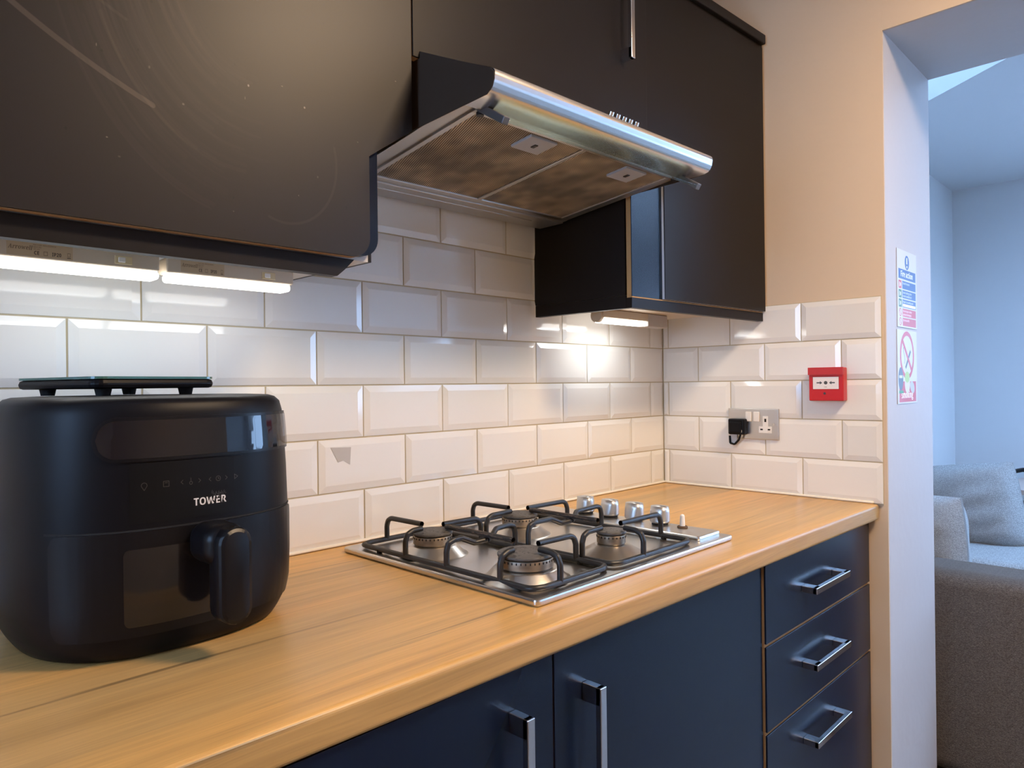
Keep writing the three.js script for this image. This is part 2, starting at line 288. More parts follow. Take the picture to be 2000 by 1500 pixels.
{ // right, its front standing a little askew
  const u = thing('wall_cabinet', 'dark wall cabinet in the corner with half-peeled navy facing and bare timber edge', 'cabinet', [0, 0, 0], 0, 'wall cabinets');
  const xl = -0.578, zl = 0.276, zr = 0.308, y0 = 1.4;
  mesh('carcass', prism([[xl + 0.0065, 0.0], [-0.003, 0.0], [-0.003, zr - 0.004], [xl + 0.0065, zl - 0.0037]], y0, YT), M.melamine, u);
  mesh('side_panel', bx(xl, xl + 0.0063, y0, YT, 0.0, zl - 0.004), M.brownblack, u);
  const turn = -Math.atan2(zr - zl, -xl), askew = (m) => { m.position.set(xl, 0, zl); m.rotation.y = turn; return m; };
  const L = Math.hypot(xl, zr - zl) - 0.004;
  const d = askew(mesh('door', bx(0, L, y0 - 0.004, YT, 0.0125, 0.0145, 0.0006, 1), M.navy, u)); mesh('edge', [bx(0.0003, L - 0.0003, y0 - 0.0038, YT, 0, 0.0126), bx(0.0003, L - 0.0003, y0 - 0.0062, y0 - 0.0039, 0, 0.0142)], M.rawEdge, d);
  const xs = 0.112, xu2 = 0.046;
  askew(mesh('facing', extrude([[xs, y0 - 0.003], [L, y0 - 0.003], [L, YT], [xu2, YT], [xu2, 1.70], [xs, 1.66]], 0.002).translate(0, 0, 0.0208), M.brownblack, u));
  askew(mesh('facing_edge', extrude([[xs + 0.0002, y0 - 0.0028], [L - 0.0002, y0 - 0.0028], [L - 0.0002, YT], [xu2 + 0.0002, YT], [xu2 + 0.0002, 1.70], [xs + 0.0002, 1.66]], 0.0063).translate(0, 0, 0.0146), M.paleEdge, u));
  askew(mesh('pelmet', [bx(0.0, L + 0.002, 1.371, y0 - 0.0065, -0.002, 0.014)], M.brownblack, u));
  mesh('side_pelmet', bx(xl, xl + 0.016, 1.371, y0 - 0.001, 0.002, zl - 0.003), M.brownblack, u);
  askew(mesh('cornice', [bx(0.0, L + 0.003, YT + 0.001, YT + 0.008, -0.02, 0.020), bx(0.0, L + 0.003, YT + 0.008, YT + 0.034, -0.02, 0.032, 0.003)], M.brownblack, u));
}

// ---------------------------------------------------------------- cooker hood
{ const u = thing('cooker_hood', 'slim stainless and dark brown visor cooker hood with two greasy filters over the hob', 'cooker hood', [-1.161, 0, 0], -0.0349);
  const Wd = 0.58, th = 0.0012;
  const side = [[0.006, 1.606], [0.29, 1.6135], [0.462, 1.6165], [0.472, 1.6225], [0.4785, 1.634], [0.4775, 1.644], [0.470, 1.652], [0.405, 1.683], [0.30, 1.735], [0.006, 1.76]];
  const body = extrude([[0.02, 1.600], [0.44, 1.640], [0.452, 1.655], [0.405, 1.681], [0.30, 1.733], [0.02, 1.755]].map(([z, y]) => [z, y]), Wd - 2 * th - 0.002);
  body.rotateY(-Math.PI / 2).scale(-1, 1, 1); { const ix = body.attributes.position; body.computeVertexNormals(); }
  // side cheeks
  for (const x of [0, Wd - th]) { const g = extrude(side, th); const p = g.attributes.position; for (let i = 0; i < p.count; i++) p.setXYZ(i, x + p.getZ(i), p.getY(i), p.getX(i)); g.computeVertexNormals(); mesh('side_panel', fix(g), M.hoodBrown ??= std([0.046, 0.030, 0.021], 0.5, { specularIntensity: 0.25, clearcoat: 0.0001 }), u); }
  // folded front: rolled nose and sloping lip
  const prof = []; for (const [z, y] of [[0.392, 1.6885], [0.440, 1.6655], [0.464, 1.6548], [0.4718, 1.6508], [0.4757, 1.6478], [0.4773, 1.6448], [0.4775, 1.6435], [0.4772, 1.6395], [0.4764, 1.6345], [0.4750, 1.6300], [0.4725, 1.6252], [0.468, 1.6215], [0.4615, 1.6187], [0.445, 1.6175], [0.412, 1.6178]]) prof.push([z, y]);
  mesh('front', sheet(prof, 0.0015, Wd - 0.0015, 0.0012), M.nose, u);
  mesh('top', sheet([[0.02, 1.757], [0.30, 1.7335], [0.392, 1.6887]], 0.0015, Wd - 0.0015, 0.001), M.brownblack, u);
  mesh('inner_body', [bx(0.0015, Wd - 0.0015, 1.655, 1.68, 0.03, 0.37)], M.void, u);
  // rear tray
  mesh('rear_tray', [bx(0.0015, Wd - 0.0015, 1.586, 1.65, 0.004, 0.082, 0.002), bx(0.03, 0.50, 1.5845, 1.588, 0.02, 0.055, 0.001)], M.steelDull, u);
  // underside frame: y = 1.592 at z .10 rising to 1.623 at z .398
  const yb = (z) => 1.592 + (z - 0.1) * (0.031 / 0.298);
  const bar = (x0, x1, z0, z1, d = 0) => { const g = bx(x0, x1, -0.004, 0.004, z0, z1, 0.001, 1), p = g.attributes.position; for (let i = 0; i < p.count; i++) p.setY(i, p.getY(i) + yb(p.getZ(i)) + d); g.computeVertexNormals(); return g; };
  mesh('filter_frame', [bar(0.03, 0.556, 0.094, 0.106), bar(0.03, 0.556, 0.392, 0.404), bar(0.03, 0.040, 0.094, 0.404), bar(0.546, 0.556, 0.094, 0.404), bar(0.289, 0.299, 0.094, 0.404)], M.steel, u);
  mesh('underside', [bar(0.0015, 0.031, 0.082, 0.412, 0.004), bar(0.555, Wd - 0.0015, 0.082, 0.412, 0.004), bar(0.0015, Wd - 0.0015, 0.403, 0.430, 0.004), bar(0.0015, Wd - 0.0015, 0.080, 0.096, 0.003)], M.steelDull, u);
  const filterCol = dataTex(1024, 1024, (a, b) => { const g = 0.5 + 0.5 * Math.sin((a * 64 + b * 20 + 0.5 * vnoise(a * 8, b * 8, 8, 8, 70)) * Math.PI * 2), n = vnoise(a * 5, b * 5, 5, 5, 71) * 0.6 + vnoise(a * 13, b * 13, 13, 13, 72) * 0.4; const t = (0.22 + 0.46 * g) * (0.6 + 0.8 * n); return [t * 1.05, t * 0.93, t * 0.76]; });
  const filterBump = dataTex(512, 512, (a, b) => { const g = 0.5 + 0.5 * Math.sin((a * 64 + b * 20) * Math.PI * 2); return [g, g, g]; }, false);
  M.filter = std([1, 1, 1], 0.5, { metalness: 0.5, map: filterCol, bumpMap: filterBump, bumpScale: 0.0006 });
  for (const [a, b] of [[0.039, 0.290], [0.298, 0.547]]) {
    const g = bar(a, b, 0.105, 0.393, 0.003), p = g.attributes.position, uv = g.attributes.uv; for (let i = 0; i < p.count; i++) uv.setXY(i, (p.getX(i) - a) / 0.26, p.getZ(i) / 0.29);
    const f = mesh('filter', g, M.filter, u), xc = (a + b) / 2 + 0.035;
    mesh('latch_plate', bar(xc - 0.032, xc + 0.032, 0.335, 0.385, -0.0015), M.whitePlasticGrey ??= std([0.42, 0.40, 0.39], 0.5), f);
    mesh('latch', bar(xc - 0.004, xc + 0.004, 0.354, 0.366, -0.003), M.dark, f);
  }
  // glass visor held by two arms
  const vz0 = 0.409, vy0 = 1.6215, vz1 = 0.460, vy1 = 1.589;
  { const g = bx(0.045, 0.553, -0.002, 0.002, 0, Math.hypot(vz1 - vz0, vy1 - vy0), 0.0008, 1); g.rotateX(Math.atan2(vy0 - vy1, vz1 - vz0)); g.translate(0, vy0, vz0); mesh('visor', g, M.glass, u); }
  for (const x of [0.036, 0.553]) { const g = bx(x - 0.004, x + 0.008, -0.006, 0.006, -0.004, 0.062, 0.0015); g.rotateX(Math.atan2(vy0 - vy1, vz1 - vz0)); g.translate(0, vy0, vz0); const a = mesh('visor_arm', g, M.armGrey ??= std([0.16, 0.15, 0.145], 0.35, { metalness: 0.6 }), u); mesh('pivot', cyl(0.006, 0.006, 0.005, x + 0.002, 1.612, 0.404, 16), M.dark, a); }
  // push buttons on the nose
  for (let i = 0; i < 5; i++) { const g = new THREE.CylinderGeometry(0.0048, 0.0052, 0.014, 16); g.rotateX(0.45); g.translate(0.306 + i * 0.018, 1.6695, 0.4415); mesh('button', g, M.chrome, u); }
  const marks = []; [[0], [0], [0], [-0.0016, 0.0016], [-0.0028, 0, 0.0028]].forEach((l, i) => l.forEach((o) => marks.push(bx(0.306 + i * 0.018 + o - 0.0006, 0.306 + i * 0.018 + o + 0.0006, -0.0016, 0.0016, 0, 0.0006))));
  { const g = merge(marks); g.rotateX(-0.75); g.translate(0, 1.6535, 0.4660); mesh('marking', g, M.dark, u); }
}
function fix(g) { const q = g.index ? g.toNonIndexed() : g; q.computeVertexNormals(); return q; }
function sheet(prof, x0, x1, t) {           // a folded sheet swept along x from a profile [z,y]
  const pos = [], N = prof.length, nrm = prof.map((_, i) => { const a = prof[Math.max(0, i - 1)], b = prof[Math.min(N - 1, i + 1)], dz = b[0] - a[0], dy = b[1] - a[1], l = Math.hypot(dz, dy); return [-dy / l, dz / l]; });
  const quad = (a, b, c, d) => pos.push(...a, ...b, ...c, ...a, ...c, ...d);
  const o = prof.map((q, i) => [q[0] + nrm[i][0] * t, q[1] + nrm[i][1] * t]);
  const P = (x, q) => [x, q[1], q[0]];
  for (let i = 0; i + 1 < N; i++) {
    quad(P(x0, prof[i]), P(x1, prof[i]), P(x1, prof[i + 1]), P(x0, prof[i + 1]));
    quad(P(x0, o[i + 1]), P(x1, o[i + 1]), P(x1, o[i]), P(x0, o[i]));
    quad(P(x0, o[i]), P(x0, prof[i]), P(x0, prof[i + 1]), P(x0, o[i + 1])); quad(P(x1, prof[i]), P(x1, o[i]), P(x1, o[i + 1]), P(x1, prof[i + 1]));
  }
  for (const i of [0, N - 1]) quad(P(x0, prof[i]), P(x0, o[i]), P(x1, o[i]), P(x1, prof[i]));
  let g = new THREE.BufferGeometry(); g.setAttribute('position', new THREE.Float32BufferAttribute(pos, 3)); g.setAttribute('uv', new THREE.Float32BufferAttribute(pos.length / 3 * 2, 2));
  const uv = new Float32Array(pos.length / 3 * 2); for (let i = 0; i < uv.length / 2; i++) { uv[i * 2] = pos[i * 3] * 4; uv[i * 2 + 1] = (pos[i * 3 + 1] + pos[i * 3 + 2]) * 4; } g.setAttribute('uv', new THREE.BufferAttribute(uv, 2));
  return toCreasedNormals(g, 0.7);
}

// ---------------------------------------------------------------- strip lights under the cabinets
M.glow = new THREE.MeshStandardMaterial({ color: 0xffffff, emissive: new THREE.Color().setRGB(1, 0.98, 0.95), emissiveIntensity: 5, roughness: 0.5 });
M.glowStrong = M.glow.clone(); M.glowStrong.emissiveIntensity = 8;
const LEDC = new THREE.Color().setRGB(0.93, 0.97, 1.0);
const ledLabel = canvasTex(512, 96, (c, w, h) => {
  c.fillStyle = '#b9a283'; c.fillRect(0, 0, w, h); c.fillStyle = '#6a5a46'; c.font = 'italic bold 40px serif'; c.fillText('Arrowell', 10, 52);
  c.font = '15px sans-serif'; c.fillText('Part Code: AMALED200CW', 200, 18); c.fillText('Batch No:', 200, 33); c.fillText('3W LED', 200, 48);
  c.fillStyle = '#3a3026'; c.font = 'bold 36px sans-serif'; c.fillText('CE', 205, 82); c.fillText('IP20', 345, 82); c.strokeStyle = '#6a5a46'; c.lineWidth = 3; c.strokeRect(282, 56, 28, 26); c.strokeRect(470, 50, 22, 24); c.fillRect(466, 82, 30, 5);
});
M.ledLabel = std([1, 1, 1], 0.6, { map: ledLabel });
function stripLight(x0, x1, zc, yTop, label, opts = {}) {
  const u = thing('strip_light', label, 'strip light', [0, 0, 0], 0, 'strip lights under the wall cabinets');
  mesh('housing', bx(x0, x1, yTop - 0.022, yTop, zc - 0.018, zc + 0.018, 0.003), M.beigePlastic, u);
  mesh('diffuser', bx(x0 + 0.004, x1 - (opts.cap ? 0.004 : 0.0), yTop - 0.0335, yTop - 0.0215, zc - 0.016, zc + 0.0165, 0.005, 3), opts.strong ? M.glowStrong : M.glow, u);
  if (opts.label) { const g = new THREE.PlaneGeometry(opts.label[1] - opts.label[0], 0.017).translate((opts.label[0] + opts.label[1]) / 2, yTop - 0.0108, zc + 0.0184); mesh('rating_label', g, M.ledLabel, u); }
  if (opts.sw) { const s = mesh('switch_frame', bx(opts.sw - 0.011, opts.sw + 0.011, yTop - 0.0175, yTop - 0.0065, zc + 0.0175, zc + 0.0195, 0.0008), std([0.66, 0.55, 0.33], 0.4), u); mesh('rocker', bx(opts.sw - 0.007, opts.sw + 0.002, yTop - 0.0155, yTop - 0.0085, zc + 0.0192, zc + 0.0215, 0.0015), M.whitePlastic, s); }
  const L = new THREE.RectAreaLight(LEDC, opts.power ?? 5, x1 - x0 - 0.01, 0.03); L.position.set((x0 + x1) / 2, yTop - 0.0345, zc); L.lookAt((x0 + x1) / 2, 0, zc); u.add(L);
  return u;
}
stripLight(-1.702, -1.506, 0.12, 1.3915, 'left strip light above the air fryer with rating label, glowing diffuser', { label: [-1.684, -1.613], sw: -1.553 });
stripLight(-1.497, -1.302, 0.12, 1.3915, 'strip light next to the rounded cabinet corner with rating label, glowing diffuser', { label: [-1.478, -1.415], sw: -1.345, cap: true });
{ const u = stripLight(-0.46, -0.262, 0.105, 1.3915, 'short strip light under the corner wall cabinet near the call point wall', { cap: true, power: 20, strong: true });
  mesh('end_cap', cyl(0.0165, 0.0165, 0.012, 0, 0, 0, 20).rotateZ(Math.PI / 2).translate(-0.456, 1.3745, 0.105), M.beigePlastic, u);
  mesh('junction_box', bx(-0.262, -0.166, 1.3565, 1.3915, 0.09, 0.122, 0.003), std([0.46, 0.43, 0.40], 0.5), u);
  mesh('mounting_board', bx(-0.47, -0.06, 1.3918, 1.3995, 0.03, 0.20, 0.001), M.beigePlastic, u); }

// ---------------------------------------------------------------- gas hob
const HX0 = -1.163, HX1 = -0.603, HZ0 = 0.05, HZ1 = 0.534;
{ const u = thing('gas_hob', 'four-burner stainless steel gas hob set into the wooden worktop', 'hob');
  const hr = (x0, x1, z0, z1, r, n = 6) => { const o = []; for (const [cx, cz, a0] of [[x1 - r, z1 - r, 0], [x0 + r, z1 - r, 90], [x0 + r, z0 + r, 180], [x1 - r, z0 + r, 270]]) for (let i = 0; i <= n; i++) { const a = (a0 + 90 * i / n) * Math.PI / 180; o.push([cx + Math.cos(a) * r, cz + Math.sin(a) * r]); } return o; };
  const plate = (x0, x1, z0, z1, r, y0, y1, bev) => { const g = extrude(hr(x0, x1, z0, z1, r).map(([x, z]) => [x, -z]), y1 - y0 - 2 * bev, bev); g.rotateX(-Math.PI / 2); return g.translate(0, y0 + bev, 0); };
  mesh('tray', [plate(HX0, HX1, HZ0, HZ1, 0.008, WT + 0.0005, WT + 0.0105, 0.003)], M.steel, u);
  mesh('control_panel', plate(-0.694, -0.612, 0.075, 0.512, 0.006, WT + 0.0095, WT + 0.0175, 0.003), M.steel, u);
  const burner = (x, z, R, H, dish) => {
    const b = new THREE.Group(); b.name = 'burner'; b.position.set(x, WT + 0.0105, z); u.add(b); const up = (l) => l.map(([r, y]) => [r, y + 0.004]);
    mesh('dish', lathe([[dish, 0], [dish * 0.93, 0.0015], [R * 1.22, 0.0165], [R * 1.08, 0.0175], [0.001, 0.0175]], 48), M.steel, b);
    mesh('ring', [lathe(up([[R * 0.92, 0.0125], [R * 0.95, 0.0155], [R, 0.0165], [R, 0.0285], [R * 0.95, 0.0305], [0.001, 0.0305]]), 48)], M.burnerRing, b);
    const sl = []; const n = Math.round(R * 900); for (let i = 0; i < n; i++) { const a = i / n * Math.PI * 2; const g = bx(-0.0009, 0.0009, -0.0016, 0.0016, -0.0008, 0.0008); g.translate(0, 0.0308, R * 0.995); g.rotateY(a); sl.push(g); }
    mesh('flame_ports', sl, M.void, b).userData.kind = 'stuff';
    mesh('cap', lathe(up([[0.001, 0.0385], [R * 0.55, 0.0383], [R * 1.0, 0.0368], [R * 1.045, 0.0350], [R * 1.04, 0.0325], [R * 0.98, 0.0312], [0.001, 0.0312]]).reverse(), 48), M.cap, b);
    mesh('igniter', cyl(0.0025, 0.002, 0.02, R * 1.14 * Math.cos(-0.9), 0.014, R * 1.14 * Math.sin(-0.9), 10), M.whitePlastic, b);
  };
  burner(-1.087, 0.218, 0.034, 1, 0.062); burner(-0.868, 0.218, 0.034, 1, 0.062); burner(-1.091, 0.446, 0.042, 1, 0.070); burner(-0.878, 0.448, 0.025, 1, 0.062);
  [[0.199], [0.266], [0.329], [0.391]].forEach(([z], i) => {
    const k = new THREE.Group(); k.name = 'knob'; k.position.set(-0.636, WT + 0.0175, z); k.rotation.y = [0.05, -0.12, -0.05, -0.1][i]; u.add(k);
    mesh('skirt', cyl(0.0165, 0.0165, 0.005, 0, 0, 0, 28), M.void, k);
    const body = lathe([[0.001, 0.004], [0.0185, 0.004], [0.0205, 0.008], [0.0200, 0.026], [0.0185, 0.037], [0.001, 0.037]], 36);
    { const p = body.attributes.position; for (let j = 0; j < p.count; j++) if (p.getY(j) > 0.02) { const s = Math.max(0, Math.abs(p.getX(j)) - 0.0085); p.setX(j, Math.sign(p.getX(j)) * (Math.abs(p.getX(j)) - s * 0.4)); } body.computeVertexNormals(); }
    mesh('grip', body, M.silver, k);
    mesh('pointer', bx(-0.0012, 0.0012, 0.0365, 0.0375, 0.002, 0.014), M.dark, k);
  });
  const sp = mesh('spark_button', [cyl(0.0055, 0.0045, 0.022, -0.636, WT + 0.0175, 0.443, 20), new THREE.SphereGeometry(0.0045, 16, 10).translate(-0.636, WT + 0.0395, 0.443)], M.whitePlastic, u);
  mesh('button_collar', new THREE.TorusGeometry(0.0075, 0.003, 8, 24).rotateX(Math.PI / 2).translate(-0.636, WT + 0.0185, 0.443), std([0.10, 0.06, 0.035], 0.8), sp);
}
function panSupport(x0, x1, burners, label) {
  const u = thing('pan_support', label, 'pan support', [0, 0, 0], 0, 'cast iron pan supports on the hob');
  const y0 = WT + 0.017, yt = WT + 0.0575, z0 = 0.082, z1 = 0.514, r = 0.0048, xc = (x0 + x1) / 2;
  const c = 0.022, loop = [[x0 + c, y0, z0], [x1 - c, y0, z0], [x1 - 0.006, y0, z0 + 0.006], [x1, y0, z0 + c], [x1, y0, z1 - c], [x1 - 0.006, y0, z1 - 0.006], [x1 - c, y0, z1], [x0 + c, y0, z1], [x0 + 0.006, y0, z1 - 0.006], [x0, y0, z1 - c], [x0, y0, z0 + c], [x0 + 0.006, y0, z0 + 0.006]];
  const frame = mesh('frame', rod(loop, r, true, 160, 8), M.iron, u);
  for (const [x, z] of [[x0, z0 + 0.06], [x1, z0 + 0.06], [x0, z1 - 0.06], [x1, z1 - 0.06]]) mesh('rubber_foot', cyl(0.005, 0.005, 0.006, x, WT + 0.0106, z, 10), M.void, u);
  const finger = (x, z, dx, dz, reach) => {          // rises from the frame, bends, runs inward
    const k = 0.016; mesh('finger', rod([[x, y0, z], [x, yt - k, z], [x + dx * k * 0.3, yt - k * 0.3, z + dz * k * 0.3], [x + dx * k, yt, z + dz * k], [x + dx * reach, yt + 0.001, z + dz * reach]], r, false, 36, 8), M.iron, u);
  };
  const [b0, b1] = burners;                          // back and front burner centres
  finger(x0, b0[1], 1, 0, b0[0] - x0 - 0.024); finger(x1, b0[1], -1, 0, x1 - b0[0] - 0.024); finger(b0[0], z0, 0, 1, b0[1] - z0 - 0.030);
  finger(x0, b1[1], 1, 0, b1[0] - x0 - 0.028); finger(x1, b1[1], -1, 0, x1 - b1[0] - 0.028); finger(b1[0], z1, 0, -1, z1 - b1[1] - 0.028);
  const xm = (b0[0] + b1[0]) / 2 + 0.020, zm = (b0[1] + b1[1]) / 2 + 0.005;
  mesh('bridge', rod([[xm, yt, b0[1] + 0.016], [xm, yt, zm], [xm, yt, b1[1] - 0.048]], r, false, 20, 8), M.ironWorn, u);
  mesh('cross_bar', [rod([[x0, y0, zm - 0.012], [x0, yt - 0.016, zm - 0.012], [x0 + 0.004, yt - 0.004, zm - 0.012], [x0 + 0.016, yt, zm - 0.012], [xm - 0.045, yt, zm - 0.012], [xm - 0.022, yt - 0.010, zm - 0.006], [xm, yt - 0.008, zm]], r, false, 44, 8),
    rod([[x1, y0, zm - 0.03], [x1, yt - 0.016, zm - 0.03], [x1 - 0.004, yt - 0.004, zm - 0.03], [x1 - 0.016, yt, zm - 0.03], [xm + 0.045, yt, zm - 0.024], [xm + 0.022, yt - 0.008, zm - 0.012], [xm, yt - 0.008, zm]], r, false, 44, 8)], M.iron, u);
}
panSupport(-1.146, -0.972, [[-1.087, 0.218], [-1.091, 0.446]], 'black iron pan support over the two burners on the air fryer side');
panSupport(-0.958, -0.722, [[-0.868, 0.218], [-0.878, 0.448]], 'black iron pan support over the two burners beside the control knobs');

// ---------------------------------------------------------------- air fryer with a kitchen scale on top
{ const u = thing('air_fryer', 'black rounded air fryer with glossy display band and big handle on the worktop', 'air fryer', [-1.54, WT, 0.18], 0.04);
  const R = 0.166, N = 2.6, H = 0.297;
  const plan = (a, s) => { const c = Math.cos(a), d = Math.sin(a), k = Math.pow(Math.pow(Math.abs(c), N) + Math.pow(Math.abs(d), N), -1 / N); return [c * k * s, d * k * s]; };   // a from +x towards +z
  const sec = [[0.0, 0.140], [0.004, 0.148], [0.012, 0.153], [0.026, 0.160], [0.05, 0.1645], [0.09, 0.166], [0.145, 0.166], [0.20, 0.1645], [0.25, 0.162], [0.275, 0.160], [0.287, 0.157], [0.293, 0.151], [0.2955, 0.143], [0.2965, 0.12]];
  const sAt = (y) => { for (let i = 0; i + 1 < sec.length; i++) if (y <= sec[i + 1][0]) { const t = (y - sec[i][0]) / (sec[i + 1][0] - sec[i][0]); return sec[i][1] + (sec[i + 1][1] - sec[i][1]) * t; } return sec.at(-1)[1]; };
  const surf = (a, y, off) => { const [x, z] = plan(a, sAt(y) + off); return [x, y, z]; };
  { const n = 96, pos = [], idx = []; for (const [y, s] of sec) for (let i = 0; i < n; i++) { const [x, z] = plan(i / n * Math.PI * 2, s); pos.push(x, y, z); }
    const top = pos.length / 3; pos.push(0, 0.2968, 0); const bot = top + 1; pos.push(0, 0, 0);
    for (let j = 0; j + 1 < sec.length; j++) for (let i = 0; i < n; i++) { const a = j * n + i, b = j * n + (i + 1) % n; idx.push(a, a + n, b, b, a + n, b + n); }
    for (let i = 0; i < n; i++) { const l = (sec.length - 1) * n; idx.push(l + i, top, l + (i + 1) % n); idx.push(i, (i + 1) % n, bot); }
    const g = new THREE.BufferGeometry(); g.setAttribute('position', new THREE.Float32BufferAttribute(pos, 3)); g.setIndex(idx); g.computeVertexNormals(); g.setAttribute('uv', new THREE.Float32BufferAttribute(new Float32Array(pos.length / 3 * 2), 2)); mesh('body', g, M.plasticBlack, u); }
  // a patch hugging the body between two angles, with rounded ends where asked
  const patch = (a0, a1, y0, y1, off, rl, rr, thick = 0.003) => {
    const n = 96, m = 10, pos = [], uv = [], idx = [], A = (i) => a0 + (a1 - a0) * i / n, len = [0]; for (let i = 1; i <= n; i++) { const p = surf(A(i - 1), y0, off), q = surf(A(i), y0, off); len.push(len[i - 1] + Math.hypot(p[0] - q[0], p[2] - q[2])); }
    const hh = (y1 - y0) / 2, ym = (y0 + y1) / 2;
    for (let i = 0; i <= n; i++) { const dl = len[i], dr = len[n] - len[i]; let h = hh; if (rl && dl < rl) h = Math.min(h, hh - rl + Math.sqrt(Math.max(0, rl * rl - (rl - dl) ** 2))); if (rr && dr < rr) h = Math.min(h, hh - rr + Math.sqrt(Math.max(0, rr * rr - (rr - dr) ** 2)));
      for (let j = 0; j <= m; j++) { const y = ym - h + 2 * h * j / m; pos.push(...surf(A(i), y, off)); uv.push(1 - i / n, (y - y0) / (y1 - y0)); } }
    const base = pos.length / 3; for (let i = 0; i < base; i++) { const a = A(Math.floor(i / (m + 1))), y = pos[i * 3 + 1]; pos.push(...surf(a, y, off - thick)); uv.push(0, 0); }
    for (let i = 0; i < n; i++) for (let j = 0; j < m; j++) { const q = i * (m + 1) + j, r = q + m + 1; idx.push(q, q + 1, r, r, q + 1, r + 1); }
    for (let i = 0; i < n; i++) for (const j of [0, m]) { const q = i * (m + 1) + j, r = q + m + 1; idx.push(q, r, q + base, r, r + base, q + base); }
    for (const i of [0, n]) for (let j = 0; j < m; j++) { const q = i * (m + 1) + j; idx.push(q, q + base, q + 1, q + 1, q + base, q + 1 + base); }
    const g = new THREE.BufferGeometry(); g.setAttribute('position', new THREE.Float32BufferAttribute(pos, 3)); g.setAttribute('uv', new THREE.Float32BufferAttribute(uv, 2)); g.setIndex(idx); return toCreasedNormals(g, 0.6);
  };
  const deg = (d) => d * Math.PI / 180;     // 90 deg = straight ahead
  mesh('display_bezel', patch(deg(28), deg(128), 0.2240, 0.2730, 0.0022, 0.0245, 0.0245), M.plasticSatin, u);
  const disp = mesh('display', patch(deg(29.5), deg(126.5), 0.2275, 0.2695, 0.0030, 0.021, 0.021), M.gloss, u);
  const ctl = canvasTex(1024, 512, (c, w, h) => {
    c.fillStyle = '#101011'; c.fillRect(0, 0, w, h);
    c.strokeStyle = '#4a4640'; c.lineWidth = 5; c.lineJoin = 'round';
    const chev = (x, y, s) => { c.beginPath(); c.moveTo(x + 10 * s, y - 18); c.lineTo(x - 10 * s, y); c.lineTo(x + 10 * s, y + 18); c.stroke(); };
    c.beginPath(); c.arc(110, 190, 22, 0.7, 2.5, true); c.moveTo(93, 204); c.lineTo(110, 232); c.lineTo(127, 204); c.stroke();
    c.strokeRect(262, 168, 46, 46); c.beginPath(); c.moveTo(272, 182); c.lineTo(298, 182); c.stroke();
    chev(420, 190, 1); c.beginPath(); c.arc(500, 204, 13, 0, 7); c.moveTo(500, 190); c.lineTo(500, 158); c.stroke(); chev(580, 190, -1);
    chev(680, 190, 1); c.beginPath(); c.arc(760, 190, 22, 0, 7); c.moveTo(760, 176); c.lineTo(760, 192); c.lineTo(772, 192); c.stroke(); chev(840, 190, -1);
    c.beginPath(); c.moveTo(925, 168); c.lineTo(925, 212); c.lineTo(958, 190); c.closePath(); c.stroke();
    c.fillStyle = '#d8d4d0'; c.font = 'bold 92px sans-serif'; c.fillText('TOWER', 520, 410);
    c.fillStyle = '#101011'; for (const [x, y, a] of [[690, 330, 0.5], [735, 350, -0.4], [775, 340, 0.7], [715, 395, -0.7], [800, 390, 0.3]]) { c.save(); c.translate(x, y); c.rotate(a); c.fillRect(-7, -22, 10, 46); c.restore(); }
    c.strokeStyle = 'rgba(210,205,200,0.5)'; c.lineWidth = 2; for (let i = 0; i < 16; i++) { c.beginPath(); c.moveTo(690 + i * 9, 318 + (i * 37) % 30); c.lineTo(700 + i * 9, 290 + (i * 53) % 40); c.stroke(); }
  });
  mesh('control_panel', patch(deg(72), deg(116), 0.155, 0.222, 0.0006, 0, 0, 0.002), std([1, 1, 1], 0.42, { map: ctl, specularIntensity: 0.3, clearcoat: 0.0001 }), u);
  mesh('drawer', patch(deg(38), deg(142), 0.030, 0.147, 0.0022, 0.012, 0.012, 0.004), M.plasticSatin, u);
  mesh('drawer_seam', patch(deg(36), deg(144), 0.1472, 0.1492, 0.0008, 0, 0, 0.003), M.void, u);
  const win = patch(deg(76), deg(118), 0.042, 0.128, 0.0028, 0.020, 0.006, 0.003); mesh('drawer_window', win, M.windowDark, u);
  { const h = new THREE.Group(); h.name = 'handle'; h.position.set(0.008, 0, 0.166); u.add(h);
    mesh('stem', bx(-0.026, 0.022, 0.104, 0.150, -0.008, 0.055, 0.018, 5), M.plasticSatin, h);
    const st = []; const w = 0.019, y0 = 0.040, y1 = 0.149; for (let i = 0; i <= 16; i++) { const a = Math.PI * i / 16; st.push([Math.cos(a) * w, y1 - w + Math.sin(a) * w]); } for (let i = 0; i <= 16; i++) { const a = Math.PI + Math.PI * i / 16; st.push([Math.cos(a) * w, y0 + w + Math.sin(a) * w]); }
    mesh('grip', toCreasedNormals(extrude(st, 0.022, 0.005).translate(0, 0, 0.040), 0.9), M.plasticSatin, h); }
}
